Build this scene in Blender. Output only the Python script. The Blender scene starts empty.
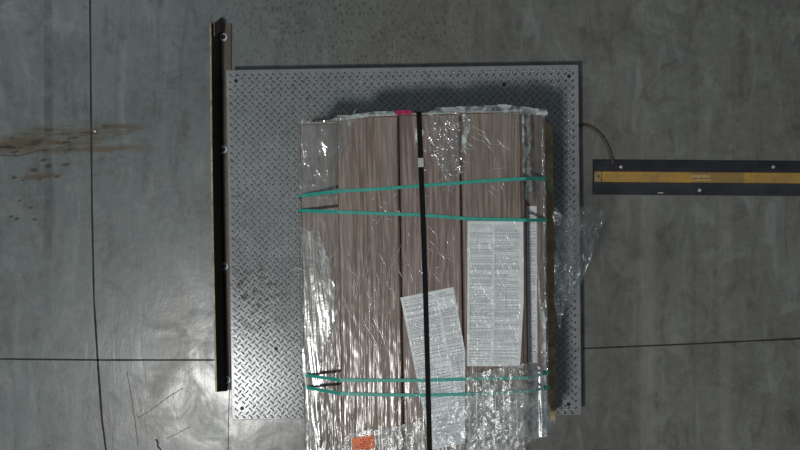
import bpy, math, random
import numpy as np
from mathutils import Vector, Matrix, noise

random.seed(7)
scene = bpy.context.scene
col = scene.collection

# ---------------------------------------------------------------- camera
CAM_Z = 3.0
FPX = 864.0                                   # focal length in pixels of the 800 px wide frame
cam_d = bpy.data.cameras.new('overhead_camera')
cam_d.sensor_width = 36.0
cam_d.lens = FPX * 36.0 / 800.0
cam_d.clip_start = 0.05
cam = bpy.data.objects.new('overhead_camera', cam_d)
cam.location = (0, 0, CAM_Z)
cam.rotation_euler = (0, 0, 0)
col.objects.link(cam)
scene.camera = cam

# ---------------------------------------------------------------- world, lamps, exposure
world = bpy.data.worlds.new('warehouse_air')
scene.world = world
world.use_nodes = True
bgn = world.node_tree.nodes['Background']
# dim air all round, paler up under the warehouse ceiling
wt = world.node_tree
_tc = wt.nodes.new('ShaderNodeTexCoord'); _sx = wt.nodes.new('ShaderNodeSeparateXYZ'); _mr = wt.nodes.new('ShaderNodeMapRange')
wt.links.new(_tc.outputs['Generated'], _sx.inputs[0]); wt.links.new(_sx.outputs[2], _mr.inputs[0])
_mr.inputs[1].default_value = 0.35; _mr.inputs[2].default_value = 1.0
_mr.inputs[3].default_value = 0.035; _mr.inputs[4].default_value = 0.16
wt.links.new(_mr.outputs[0], bgn.inputs[1])
bgn.inputs[0].default_value = (0.84, 0.92, 1.0, 1)

def lamp(name, loc, power, size, colour, target=None):
    d = bpy.data.lights.new(name, 'AREA')
    d.shape = 'DISK'
    d.size = size
    d.energy = power
    d.color = colour
    o = bpy.data.objects.new(name, d)
    o.location = loc
    if target is not None:
        o.rotation_euler = (Vector(target) - Vector(loc)).to_track_quat('-Z', 'Y').to_euler()
    col.objects.link(o)
    return o

lamp('high_bay_lamp', (-1.88, -1.78, 6.6), 185, 0.62, (1.0, 0.98, 0.94))
lamp('high_bay_lamp', (-4.6, 3.4, 6.6), 30, 0.9, (0.72, 0.88, 1.0), (-0.8, 0.3, 0))

vs = scene.view_settings
vs.view_transform = 'Standard'
vs.look = 'None'
vs.gamma = 1.0
vs.exposure = 0.0
vs.use_curve_mapping = False

# ---------------------------------------------------------------- frames of reference
def W(px, py, z=0.0):
    """point of the place, at height z, seen at the photo's pixel px, py"""
    s = (CAM_Z - z) / FPX
    return Vector(((px - 400.0) * s, (225.0 - py) * s, z))

YAW = math.radians(0.9)                        # the load stands turned by about a degree
CY, SY = math.cos(YAW), math.sin(YAW)
def L(px, py, z):
    """same, in the load's own axes"""
    p = W(px, py, z)
    return Vector((p.x * CY + p.y * SY, -p.x * SY + p.y * CY, z))

# ---------------------------------------------------------------- node helpers
class NT:
    def __init__(self, name):
        self.m = bpy.data.materials.new(name)
        self.m.use_nodes = True
        self.t = self.m.node_tree
        self.t.nodes.clear()
        self.out = self.t.nodes.new('ShaderNodeOutputMaterial')
        self.obj = self.n('ShaderNodeTexCoord').outputs['Object']
    def n(self, typ, **kw):
        nd = self.t.nodes.new(typ)
        for k, v in kw.items():
            setattr(nd, k, v)
        return nd
    def set(self, sock, v):
        if isinstance(v, bpy.types.NodeSocket):
            self.t.links.new(v, sock)
        elif isinstance(v, (tuple, list)) and len(v) == 3 and sock.type == 'RGBA':
            sock.default_value = (*v, 1)
        else:
            sock.default_value = v
    def math(self, op, a, b=0.0, c=0.0, clamp=False):
        nd = self.n('ShaderNodeMath', operation=op, use_clamp=clamp)
        self.set(nd.inputs[0], a); self.set(nd.inputs[1], b); self.set(nd.inputs[2], c)
        return nd.outputs[0]
    def mapping(self, scale=(1, 1, 1), loc=(0, 0, 0), rot=(0, 0, 0), vec=None):
        nd = self.n('ShaderNodeMapping')
        self.set(nd.inputs['Vector'], vec or self.obj)
        nd.inputs['Scale'].default_value = scale
        nd.inputs['Location'].default_value = loc
        nd.inputs['Rotation'].default_value = rot
        return nd.outputs[0]
    def noise(self, scale=5, detail=4, rough=0.5, stretch=(1, 1, 1), loc=(0, 0, 0), rot=(0, 0, 0), dist=0.0, vec=None):
        nd = self.n('ShaderNodeTexNoise')
        self.set(nd.inputs['Vector'], self.mapping(stretch, loc, rot, vec))
        nd.inputs['Scale'].default_value = scale
        nd.inputs['Detail'].default_value = detail
        nd.inputs['Roughness'].default_value = rough
        nd.inputs['Distortion'].default_value = dist
        return nd.outputs[0]
    def ramp(self, fac, a, b, va=0.0, vb=1.0, smooth=True):
        nd = self.n('ShaderNodeMapRange', interpolation_type='SMOOTHSTEP' if smooth else 'LINEAR')
        self.set(nd.inputs[0], fac)
        for i, v in zip((1, 2, 3, 4), (a, b, va, vb)):
            nd.inputs[i].default_value = v
        return nd.outputs[0]
    def mix(self, fac, a, b, mode='MIX'):
        nd = self.n('ShaderNodeMix', data_type='RGBA', blend_type=mode)
        self.set(nd.inputs[0], fac); self.set(nd.inputs[6], a); self.set(nd.inputs[7], b)
        return nd.outputs[2]
    def bump(self, h, strength=0.3, dist=0.01, normal=None):
        nd = self.n('ShaderNodeBump')
        nd.inputs['Strength'].default_value = strength
        nd.inputs['Distance'].default_value = dist
        self.set(nd.inputs['Height'], h)
        if normal is not None:
            self.set(nd.inputs['Normal'], normal)
        return nd.outputs[0]
    def principled(self, **kw):
        p = self.n('ShaderNodeBsdfPrincipled')
        for k, v in kw.items():
            self.set(p.inputs[k.replace('_', ' ')], v)
        self.t.links.new(p.outputs[0], self.out.inputs[0])
        return p
    def sep(self, vec=None):
        nd = self.n('ShaderNodeSeparateXYZ')
        self.set(nd.inputs[0], vec or self.obj)
        return nd.outputs
    def blob(self, cx, cy, rx, ry, rot=0.0, wob=None, amt=0.0):
        """soft elliptical patch, 1 in its middle"""
        s = self.sep()
        dx = self.math('SUBTRACT', s[0], cx); dy = self.math('SUBTRACT', s[1], cy)
        c, sn = math.cos(rot), math.sin(rot)
        u = self.math('ADD', self.math('MULTIPLY', dx, c / rx), self.math('MULTIPLY', dy, sn / rx))
        v = self.math('ADD', self.math('MULTIPLY', dx, -sn / ry), self.math('MULTIPLY', dy, c / ry))
        d = self.math('SQRT', self.math('ADD', self.math('MULTIPLY', u, u), self.math('MULTIPLY', v, v)))
        if wob is not None:
            d = self.math('ADD', d, self.math('MULTIPLY', self.math('SUBTRACT', wob, 0.5), amt))
        return self.ramp(d, 1.0, 0.35)

def flat(name, c, rough=0.5, metal=0.0, var=0.12, scale=30, **kw):
    t = NT(name)
    n = t.noise(scale, 4, 0.6)
    cc = t.mix(t.ramp(n, 0.3, 0.7), tuple(x * (1 - var) for x in c), tuple(min(1, x * (1 + var)) for x in c))
    t.principled(Base_Color=cc, Roughness=rough, Metallic=metal, **kw)
    return t.m

# ---------------------------------------------------------------- materials
def m_floor():
    t = NT('polished_concrete')
    big = t.noise(0.9, 4, 0.55, loc=(3, 1, 0))
    mid = t.noise(3.6, 7, 0.68, dist=0.3)
    fine = t.noise(34, 4, 0.7)
    streak = t.noise(7, 6, 0.66, stretch=(2.2, 0.5, 1), dist=0.8)
    streak2 = t.noise(30, 3, 0.6, stretch=(3.0, 0.16, 1), loc=(1, 2, 0))
    # left side leans to blue grey, right side to warm grey
    s = t.sep()
    side = t.ramp(t.math('ADD', s[0], t.math('MULTIPLY', t.math('SUBTRACT', mid, .5), .25)), -0.75, 0.1)
    base = t.mix(side, (0.178, 0.216, 0.222), (0.195, 0.200, 0.182))
    c = t.mix(t.ramp(big, 0.3, 0.72), t.mix(1.0, base, (0.80, 0.80, 0.79), 'MULTIPLY'), base)
    c = t.mix(t.math('MULTIPLY', t.ramp(mid, 0.45, 0.68), 0.5), c, (0.085, 0.09, 0.085))
    c = t.mix(t.math('MULTIPLY', t.ramp(streak, 0.52, 0.72), 0.45), c, (0.31, 0.33, 0.32))
    c = t.mix(t.math('MULTIPLY', t.ramp(streak, 0.48, 0.32), 0.55), c, (0.085, 0.085, 0.075))
    c = t.mix(t.math('MULTIPLY', t.math('MULTIPLY', t.ramp(streak2, 0.56, 0.70), t.ramp(big, .4, .65)), 0.40), c, (0.10, 0.10, 0.095))
    c = t.mix(t.math('MULTIPLY', t.ramp(fine, 0.35, 0.75), 0.20), c, (0.36, 0.37, 0.36))
    blot = t.noise(6.5, 7, 0.72, loc=(7, 4, 0), dist=0.6)
    c = t.mix(t.math('MULTIPLY', t.ramp(blot, 0.53, 0.66), 0.45), c, (0.30, 0.31, 0.295))
    c = t.mix(t.math('MULTIPLY', t.ramp(blot, 0.46, 0.34), 0.5), c, (0.075, 0.076, 0.07))
    speck = t.noise(85, 2, 0.5, stretch=(1, .7, 1), loc=(2, 7, 0))
    c = t.mix(t.math('MULTIPLY', t.ramp(speck, 0.68, 0.75), 0.5), c, (0.05, 0.05, 0.045))
    # scuffed, dirtier ground above the platform
    dots = t.noise(110, 3, 0.6, stretch=(1.2, 0.55, 1), loc=(5, 3, 0))
    dz = t.blob(-0.16, 0.72, 0.62, 0.34, wob=mid, amt=0.8)
    c = t.mix(t.math('MULTIPLY', t.math('MULTIPLY', dz, t.ramp(dots, 0.54, 0.64)), 0.75), c, (0.035, 0.033, 0.028))
    c = t.mix(t.math('MULTIPLY', dz, 0.22), c, (0.17, 0.17, 0.14))
    # paler vertical smears
    # dark tyre band
    wob = t.noise(9, 4, 0.6)
    band = t.math('MULTIPLY', t.ramp(t.math('ABSOLUTE', t.math('ADD', s[0], 1.222)), 0.022, 0.008), t.ramp(wob, 0.28, 0.60))
    band = t.math('MULTIPLY', band, t.ramp(s[1], -0.42, 0.1))
    c = t.mix(t.math('MULTIPLY', band, 0.62), c, (0.06, 0.062, 0.062))
    # dark strip of floor right of the platform
    wb = t.math('MULTIPLY', t.ramp(t.math('ABSOLUTE', t.math('SUBTRACT', s[0], 0.735)), 0.11, 0.085), t.ramp(s[1], 0.55, 0.30))
    c = t.mix(t.math('MULTIPLY', wb, 0.22), c, (0.11, 0.105, 0.09))
    for (bx, bw, k) in ((0.86, 0.035, 0.16), (1.13, 0.03, 0.14), (1.02, 0.012, -0.2)):
        bb = t.ramp(t.math('ABSOLUTE', t.math('SUBTRACT', s[0], bx)), bw, bw * .4)
        bb = t.math('MULTIPLY', bb, t.ramp(s[1], 0.5, -0.2))
        c = t.mix(t.math('MULTIPLY', bb, abs(k)), c, (0.42, 0.42, 0.39) if k > 0 else (0.08, 0.08, 0.07))
    # rust stain on the left
    wob2 = t.noise(11, 5, 0.7, stretch=(0.5, 2.2, 1))
    r1 = t.blob(-1.20, 0.298, 0.26, 0.062, 0.10, wob2, 1.5)
    r2 = t.blob(-1.33, 0.268, 0.30, 0.040, 0.05, wob2, 1.2)
    r3 = t.blob(-1.02, 0.325, 0.17, 0.030, 0.10, wob2, 1.0)
    r4 = t.blob(-1.03, 0.265, 0.20, 0.018, 0.03, wob2, 1.0)
    r5 = t.blob(-1.24, 0.17, 0.10, 0.014, 0.10, wob2, 0.8)
    rr = r1
    for r in (r2, r3, r4, r5):
        rr = t.math('MAXIMUM', rr, r)
    c = t.mix(t.math('MULTIPLY', t.math('MULTIPLY', rr, t.ramp(t.noise(16, 5, .7, stretch=(.35, 2.5, 1), loc=(2, 2, 0)), .32, .58, .25, 1)), 0.8), c, (0.110, 0.074, 0.028))
    core = t.math('MULTIPLY', t.math('MAXIMUM', r1, r2), t.ramp(t.noise(24, 4, 0.6, stretch=(0.6, 1.8, 1)), 0.52, 0.62))
    c = t.mix(t.math('MULTIPLY', core, 0.85), c, (0.035, 0.022, 0.010))
    rng = random.Random(3)
    pts = [(-1.34, .165, .016), (-1.31, .155, .011), (-1.27, .19, .02), (-1.25, .16, .014), (-1.22, .205, .022),
           (-1.19, .168, .016), (-1.32, .085, .010), (-1.28, .06, .014), (-1.35, .03, .012), (-1.33, .022, .013),
           (-1.27, .02, .012), (-1.16, .21, .018), (-1.15, .30, .012), (-1.24, .225, .014)]
    sp = None
    for (x, y, r) in pts:
        b = t.blob(x, y, r * rng.uniform(.7, 1.2), r * .5, rng.uniform(0, .3), wob2, 1.0)
        sp = b if sp is None else t.math('MAXIMUM', sp, b)
    c = t.mix(t.math('MULTIPLY', sp, 0.8), c, (0.055, 0.036, 0.02))
    # scuff smudge near the lower left
    sm = t.blob(-0.83, -0.60, 0.15, 0.13, 0.5, t.noise(8, 5, .7), 2.0)
    sm2 = t.blob(-0.76, -0.42, 0.07, 0.30, 0.12, t.noise(8, 5, .7), 1.8)
    c = t.mix(t.math('MULTIPLY', t.math('MAXIMUM', sm, sm2), 0.55), c, (0.10, 0.096, 0.085))
    rgh = t.math('ADD', t.ramp(blot, 0.35, 0.65, 0.34, 0.20), t.math('MULTIPLY', streak, 0.10))
    bm = t.bump(t.math('ADD', t.math('MULTIPLY', fine, .5), streak), 0.16, 0.004)
    t.principled(Base_Color=c, Roughness=rgh, Normal=bm, Specular_IOR_Level=0.55)
    return t.m

def m_tread(name, polished):
    t = NT(name)
    big = t.noise(3.0, 5, 0.6)
    mid = t.noise(14, 5, 0.65)
    fine = t.noise(60, 3, 0.7)
    k = 1.05 if polished else 1.45
    c = t.mix(t.ramp(big, 0.3, 0.7), (0.175 * k, 0.19 * k, 0.197 * k), (0.235 * k, 0.252 * k, 0.262 * k))
    c = t.mix(t.math('MULTIPLY', t.ramp(mid, 0.5, 0.7), 0.3), c, (0.28 * k, 0.30 * k, 0.31 * k))
    c = t.mix(t.math('MULTIPLY', t.ramp(fine, 0.5, 0.75), 0.35), c, (0.13, 0.135, 0.135))
    # paler, cleaner margin along the left and right edges
    dirt = t.blob(-0.50, -0.17, 0.13, 0.16, 0.2, t.noise(16, 5, .7), 2.4)
    dirt = t.math('MULTIPLY', dirt, t.ramp(t.noise(40, 4, .6), .47, .62))
    c = t.mix(t.math('MULTIPLY', dirt, 0.75), c, (0.06, 0.045, 0.035))
    c = t.mix(t.math('MULTIPLY', t.ramp(t.noise(30, 5, .7, loc=(4, 0, 0)), .58, .70), 0.5), c, (0.09, 0.085, 0.08))
    rgh = t.math('ADD', t.ramp(mid, 0.3, 0.7, *((0.23, 0.29) if polished else (0.17, 0.23))), t.math('MULTIPLY', dirt, .15))
    bm = t.bump(t.noise(90, 3, .7), 0.25, 0.0015)
    t.principled(Base_Color=c, Roughness=rgh, Metallic=0.95 if polished else 0.05, Specular_IOR_Level=0.5 if polished else 0.14, Normal=bm)
    return t.m

def m_wood(name, tint=(1, 1, 1), seed=0.0, film=0.6, streak=1.0):
    """grey-brown oak print under clinging clear film (the film is the coat)"""
    t = NT(name)
    d = t.noise(2.2, 3, 0.5, stretch=(2.0, 0.5, 1), loc=(seed, seed * 2, 0))
    warp = t.n('ShaderNodeVectorMath', operation='ADD')
    t.set(warp.inputs[0], t.obj)
    cx = t.n('ShaderNodeCombineXYZ')
    t.set(cx.inputs[0], t.math('MULTIPLY', t.math('SUBTRACT', d, 0.5), 0.085))
    t.set(warp.inputs[1], cx.outputs[0])
    v = warp.outputs[0]
    g1 = t.noise(105, 3, 0.6, stretch=(1.5, 0.05, 1), loc=(seed, 0, 0), vec=v)
    g2 = t.noise(170, 2, 0.6, stretch=(1.3, 0.06, 1), loc=(seed, 5, 0), vec=v)
    big = t.noise(5, 3, 0.5, stretch=(2.4, 0.35, 1), loc=(seed, 9, 0), vec=v)
    a = tuple(x * y for x, y in zip((0.345, 0.288, 0.255), tint))
    b = tuple(x * y for x, y in zip((0.165, 0.130, 0.113), tint))
    l = tuple(x * y for x, y in zip((0.40, 0.355, 0.325), tint))
    c = t.mix(t.ramp(g1, 0.36, 0.62), b, a)
    c = t.mix(t.math('MULTIPLY', t.ramp(g2, 0.48, 0.62), 0.75), c, b)
    c = t.mix(t.math('MULTIPLY', t.ramp(big, 0.45, 0.75), 0.45), c, l)
    # wrinkles of the clinging film run along the pack
    w1 = t.noise(33, 2, 0.45, stretch=(2.6, 0.095, 1), loc=(seed, 1, 0), dist=0.35)
    w2 = t.noise(75, 1, 0.5, stretch=(1.4, 0.22, 1), loc=(1, seed, 0), dist=0.6)
    s = t.sep()
    amt = t.ramp(t.math('ADD', s[1], t.math('MULTIPLY', d, .3)), 0.28, -0.30, 0.35, 1.0)
    patch = t.ramp(t.noise(7, 3, .6, stretch=(1.5, .6, 1), loc=(seed, 4, 0)), .35, .62, .35, 1.15)
    h = t.math('MULTIPLY', t.math('MULTIPLY', t.math('ADD', w1, t.math('MULTIPLY', w2, 0.2)), amt), patch)
    bm = t.bump(h, 1.0, 0.0052 * streak)
    t.principled(Base_Color=c, Roughness=0.62, Specular_IOR_Level=0.25, Coat_Weight=film, Coat_Roughness=0.22,
                 Coat_IOR=1.65, Coat_Normal=bm)
    return t.m

def m_film(name, milk, gloss=0.14, rough=0.10, tint=(0.85, 0.93, 0.93), bump=1.0, scale=120):
    t = NT(name)
    n1 = t.noise(scale, 1, 0.5, dist=1.0)
    n2 = t.noise(26, 3, 0.6, dist=1.2)
    nm = t.bump(t.math('ADD', n1, t.math('MULTIPLY', n2, 1.6)), 1.0, 0.0016 * bump)
    tr = t.n('ShaderNodeBsdfTransparent'); tr.inputs[0].default_value = (0.96, 0.98, 0.98, 1)
    gl = t.n('ShaderNodeBsdfGlossy'); gl.inputs[0].default_value = (0.95, 0.97, 1, 1)
    gl.inputs['Roughness'].default_value = rough
    t.set(gl.inputs['Normal'], nm)
    m1 = t.n('ShaderNodeMixShader')
    m1.inputs[0].default_value = gloss
    t.t.links.new(tr.outputs[0], m1.inputs[1]); t.t.links.new(gl.outputs[0], m1.inputs[2])
    df = t.n('ShaderNodeBsdfDiffuse'); df.inputs[0].default_value = (*tint, 1)
    t.set(df.inputs['Normal'], nm)
    m2 = t.n('ShaderNodeMixShader')
    t.set(m2.inputs[0], t.math('MULTIPLY', t.ramp(n2, 0.35, 0.75, 0.25, 1.6), milk, clamp=True))
    t.t.links.new(m1.outputs[0], m2.inputs[1]); t.t.links.new(df.outputs[0], m2.inputs[2])
    t.t.links.new(m2.outputs[0], t.out.inputs[0])
    return t.m

def m_paper():
    t = NT('paper_under_film')
    n = t.noise(14, 4, .6, stretch=(1, 1.6, 1))
    c = t.mix(t.ramp(n, .35, .7), (0.74, 0.79, 0.81), (0.88, 0.92, 0.94))
    w = t.noise(30, 3, 0.55, stretch=(1.6, 0.6, 1), dist=1.0)
    t.principled(Base_Color=c, Roughness=0.6, Coat_Weight=0.5, Coat_Roughness=0.16, Coat_Normal=t.bump(w, 1.0, 0.007))
    return t.m

def m_ramp_yellow():
    t = NT('worn_yellow_plastic')
    s = t.sep()
    n = t.noise(9, 5, 0.65, stretch=(1, 3, 1)); f = t.noise(60, 4, .7)
    c = t.mix(t.ramp(n, 0.35, 0.65), (0.56, 0.33, 0.05), (0.42, 0.26, 0.08))
    c = t.mix(t.math('MULTIPLY', t.ramp(f, .5, .7), .45), c, (0.14, 0.095, 0.04))
    grey = t.ramp(t.math('ABSOLUTE', t.math('ADD', s[0], 0.055)), 0.095, 0.085)
    c = t.mix(t.math('MULTIPLY', grey, 0.6), c, (0.20, 0.15, 0.075))
    t.principled(Base_Color=c, Roughness=0.55)
    return t.m

FLOOR = m_floor()
TREAD = m_tread('galvanised_tread_steel', False)
TREAD_TOP = m_tread('rubbed_tread_steel', True)
JOINT = flat('dark_joint_filler', (0.035, 0.032, 0.026), 0.85)
DARK_STEEL = flat('dark_skirt_steel', (0.05, 0.05, 0.05), 0.6, 0.3)
RAIL = flat('brown_painted_steel', (0.135, 0.105, 0.082), 0.55, 0.0, 0.2, 20)
RAIL_IN = flat('black_upright_steel', (0.018, 0.016, 0.013), 0.6, 0.0, 0.2, 20)  # near-black tone of the upright leg, darker than the flange
RAIL_EDGE = flat('worn_yellowish_edge', (0.30, 0.28, 0.18), 0.5, 0.2, 0.45, 25)
BOLT = flat('blued_bolt_steel', (0.03, 0.035, 0.07), 0.35, 0.5)
WASHER = flat('zinc_washer', (0.72, 0.76, 0.84), 0.5, 0.2)
SCREW_DARK = flat('dark_countersunk_screw', (0.02, 0.02, 0.022), 0.5, 0.3)
RUBBER = flat('black_rubber', (0.030, 0.033, 0.040), 0.6, 0.0, 0.3, 14)
YELLOW = m_ramp_yellow()
YELLOW_END = flat('faded_yellow_end', (0.36, 0.27, 0.11), 0.6, 0.0, 0.25, 50)
EMBOSS = flat('raised_yellow_letters', (0.80, 0.58, 0.26), 0.5, 0.0, 0.3, 120)
ZINC = flat('zinc_screw_head', (0.75, 0.76, 0.74), 0.4, 0.5)
CABLE = flat('brown_cable_jacket', (0.085, 0.062, 0.036), 0.55, 0.0, 0.25, 60)
PALLET = flat('pallet_pine', (0.50, 0.37, 0.21), 0.75, 0.0, 0.35, 22)
CARTON = flat('brown_carton_edge', (0.14, 0.095, 0.072), 0.7, 0.0, 0.2, 40, Coat_Weight=0.5, Coat_Roughness=0.15)
CARTON_LIGHT = flat('pale_carton_board', (0.50, 0.44, 0.36), 0.7, 0.0, 0.15, 40)
GREEN = flat('teal_polyester_band', (0.04, 0.40, 0.325), 0.38, 0.0, 0.15, 60)
BLACKS = flat('black_plastic_band', (0.004, 0.005, 0.005), 0.6, 0.0, 0.2, 60, Specular_IOR_Level=0.12)
SEAL = flat('pressed_metal_seal', (0.55, 0.60, 0.58), 0.35, 0.5, 0.2, 200)
PAPER = m_paper()
INK = flat('grey_printing_ink', (0.36, 0.40, 0.42), 0.7)
ORANGE = flat('fluorescent_orange_label', (1.0, 0.17, 0.03), 0.5, 0.0, 0.25, 60, Coat_Weight=0.4, Coat_Roughness=0.2)
ORANGE_INK = flat('dark_red_print', (0.45, 0.035, 0.01), 0.6)
PINK = flat('magenta_tape', (0.50, 0.015, 0.10), 0.45)
WOODS = [m_wood('oak_print_%s' % k, tn, sd, fl, st) for k, tn, sd, fl, st in (
    ('warm', (1.0, 0.96, 0.90), 0.0, 0.8, 1.0), ('rosy', (1.04, 0.97, 0.97), 3.7, 0.8, 1.0),
    ('plain', (0.93, 0.93, 0.88), 8.1, 0.7, 0.8), ('grey', (0.92, 0.95, 0.95), 12.3, 1.0, 1.8))]
FILM = m_film('clear_stretch_film', 0.05, 0.16)
FILM_MILK = m_film('crumpled_stretch_film', 0.20, 0.12, 0.26, bump=0.9, scale=110)
FILM_THICK = m_film('folded_stretch_film', 0.85, 0.16, 0.15, tint=(0.62, 0.71, 0.71), bump=.35)
FILM_SPARK = m_film('sparkling_loose_film', 0.05, 0.28, 0.15, bump=2.6, scale=150)
FILM_WHITE = m_film('white_film_shred', 0.7, 0.2, 0.15, tint=(0.8, 0.86, 0.86))

# ---------------------------------------------------------------- mesh helpers
class MB:
    def __init__(self):
        self.v = []; self.f = []; self.mi = []
    def add(self, vs, fs, mi=0):
        k = len(self.v)
        self.v += [tuple(p) for p in vs]
        self.f += [tuple(i + k for i in f) for f in fs]
        self.mi += [mi] * len(fs)
        return self
    def box(self, x0, x1, y0, y1, z0, z1, b=0.0, mi=0):
        """box with its upper edges chamfered by b"""
        if b <= 0:
            vs = [(x, y, z) for z in (z0, z1) for x, y in ((x0, y0), (x1, y0), (x1, y1), (x0, y1))]
            fs = [(3, 2, 1, 0), (4, 5, 6, 7), (0, 1, 5, 4), (1, 2, 6, 5), (2, 3, 7, 6), (3, 0, 4, 7)]
            return self.add(vs, fs, mi)
        def ring(i, z):
            a = b
            return [(x0 + i + a, y0 + i, z), (x1 - i - a, y0 + i, z), (x1 - i, y0 + i + a, z), (x1 - i, y1 - i - a, z),
                    (x1 - i - a, y1 - i, z), (x0 + i + a, y1 - i, z), (x0 + i, y1 - i - a, z), (x0 + i, y0 + i + a, z)]
        vs = ring(0, z0) + ring(0, z1 - b) + ring(b * .35, z1 - b * .35) + ring(b, z1)
        fs = [tuple(range(7, -1, -1)), tuple(range(24, 32))]
        for r in range(3):
            for k in range(8):
                fs.append((r * 8 + k, r * 8 + (k + 1) % 8, r * 8 + 8 + (k + 1) % 8, r * 8 + 8 + k))
        return self.add(vs, fs, mi)
    def prism(self, poly, z0, z1, mi=0):
        n = len(poly)
        vs = [(x, y, z0) for x, y in poly] + [(x, y, z1) for x, y in poly]
        fs = [tuple(range(n - 1, -1, -1)), tuple(range(n, 2 * n))]
        fs += [(k, (k + 1) % n, n + (k + 1) % n, n + k) for k in range(n)]
        return self.add(vs, fs, mi)
    def lathe(self, cx, cy, prof, n=16, mi=0, ph=0.0):
        vs = []; fs = []
        for r, z in prof:
            for k in range(n):
                a = 2 * math.pi * k / n + ph
                vs.append((cx + r * math.cos(a), cy + r * math.sin(a), z))
        for i in range(len(prof) - 1):
            for k in range(n):
                fs.append((i * n + k, i * n + (k + 1) % n, (i + 1) * n + (k + 1) % n, (i + 1) * n + k))
        fs.append(tuple(range(n - 1, -1, -1)))
        fs.append(tuple((len(prof) - 1) * n + k for k in range(n)))
        return self.add(vs, fs, mi)
    def tube(self, pts, r, n=10):
        pts = [Vector(p) for p in pts]
        vs = []; fs = []
        for i, p in enumerate(pts):
            d = (pts[min(i + 1, len(pts) - 1)] - pts[max(i - 1, 0)]).normalized()
            a = d.cross(Vector((0, 0, 1)))
            a = a.normalized() if a.length > 1e-4 else Vector((1, 0, 0))
            b = a.cross(d)
            for k in range(n):
                t = 2 * math.pi * k / n
                vs.append(p + a * r * math.cos(t) + b * r * math.sin(t))
        for i in range(len(pts) - 1):
            for k in range(n):
                fs.append((i * n + k, i * n + (k + 1) % n, (i + 1) * n + (k + 1) % n, (i + 1) * n + k))
        fs.append(tuple(range(n - 1, -1, -1))); fs.append(tuple((len(pts) - 1) * n + k for k in range(n)))
        return self.add(vs, fs)
    def build(self, name, mats, parent=None, origin=(0, 0, 0), smooth=False, yaw=False):
        o = Vector(origin)
        me = bpy.data.meshes.new(name)
        me.from_pydata([tuple(Vector(p) - o) for p in self.v], [], self.f)
        mats = mats if isinstance(mats, (list, tuple)) else [mats]
        for m in mats:
            me.materials.append(m)
        me.polygons.foreach_set('material_index', self.mi)
        if smooth:
            me.polygons.foreach_set('use_smooth', [True] * len(me.polygons))
        me.validate(); me.update()
        ob = bpy.data.objects.new(name, me)
        col.objects.link(ob)
        if parent is not None:
            ob.parent = parent
        else:
            place(ob, o, yaw)
        return ob

def place(ob, o, yaw):
    if yaw:
        ob.location = (o.x * CY - o.y * SY, o.x * SY + o.y * CY, o.z)
        ob.rotation_euler = (0, 0, YAW)
    else:
        ob.location = o

def tag(o, label=None, cat=None, group=None, kind=None):
    for k, v in (('label', label), ('category', cat), ('group', group), ('kind', kind)):
        if v:
            o[k] = v
    return o

def empty(name, o, label, cat, group=None, yaw=False):
    e = bpy.data.objects.new(name, None)
    e.empty_display_size = 0.05
    col.objects.link(e)
    place(e, Vector(o), yaw)
    return tag(e, label, cat, group)

# ================================================================ the setting
m = MB()
nx, ny = 24, 20
for j in range(ny + 1):
    for i in range(nx + 1):
        m.v.append((-6 + 12 * i / nx, -5 + 10 * j / ny, 0))
for j in range(ny):
    for i in range(nx):
        a = j * (nx + 1) + i
        m.f.append((a, a + 1, a + nx + 2, a + nx + 1)); m.mi.append(0)
tag(m.build('floor', FLOOR), kind='structure')

def joint(name, pix, w, mat=JOINT):
    pts = [W(px, py) for px, py in pix]
    fine = []
    for a, b in zip(pts[:-1], pts[1:]):
        k = max(1, int((b - a).length / 0.06))
        fine += [a.lerp(b, i / k) for i in range(k)]
    fine.append(pts[-1])
    mm = MB(); vs = []
    for i, p in enumerate(fine):
        d = (fine[min(i + 1, len(fine) - 1)] - fine[max(i - 1, 0)]).normalized()
        nrm = Vector((-d.y, d.x, 0))
        hw = w * .5 * (0.75 + 0.5 * noise.noise(p * 17 + Vector((3.1, 0, 0))) + 0.25)
        vs += [p + nrm * hw + Vector((0, 0, .0009)), p - nrm * hw + Vector((0, 0, .0009)),
               p + nrm * hw, p - nrm * hw]
    fs = []
    for i in range(len(fine) - 1):
        a = i * 4; b = a + 4
        fs += [(a + 1, b + 1, b, a), (a, b, b + 2, a + 2), (b + 1, a + 1, a + 3, b + 3)]
    mm.add(vs, fs)
    return tag(mm.build(name, mat), kind='structure')

joint('trim_1', [(89.5, -160), (90, 0), (91, 110), (92, 210), (94, 300), (98, 365), (102, 420), (106, 450), (116, 540)], 0.0062)
joint('trim_2', [(-200, 360), (0, 359), (100, 360), (215, 360), (232, 360)], 0.0055)
joint('trim_3', [(583, 348.5), (690, 344), (800, 338.5), (960, 330)], 0.0055)
HAIR = flat('hairline_crack', (0.06, 0.058, 0.05), 0.85)
joint('trim_4', [(183, 388), (170, 396), (152, 409), (138, 418)], 0.0022, HAIR)
joint('trim_5', [(127, 372), (131, 395), (135, 420), (138, 445)], 0.0016, HAIR)
joint('trim_6', [(156, 439), (158, 443), (157.5, 446), (161, 450), (163, 460)], 0.006, HAIR)
joint('trim_7', [(166, 439), (178, 433), (190, 427)], 0.0018, HAIR)
joint('trim_8', [(229.5, 390), (228.5, 420), (228, 470)], 0.002, HAIR)
joint('trim_9', [(0, 155), (18, 156), (30, 153), (40, 150)], 0.0028, flat('dark_rust_line', (0.07, 0.045, 0.03), 0.8))

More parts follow.
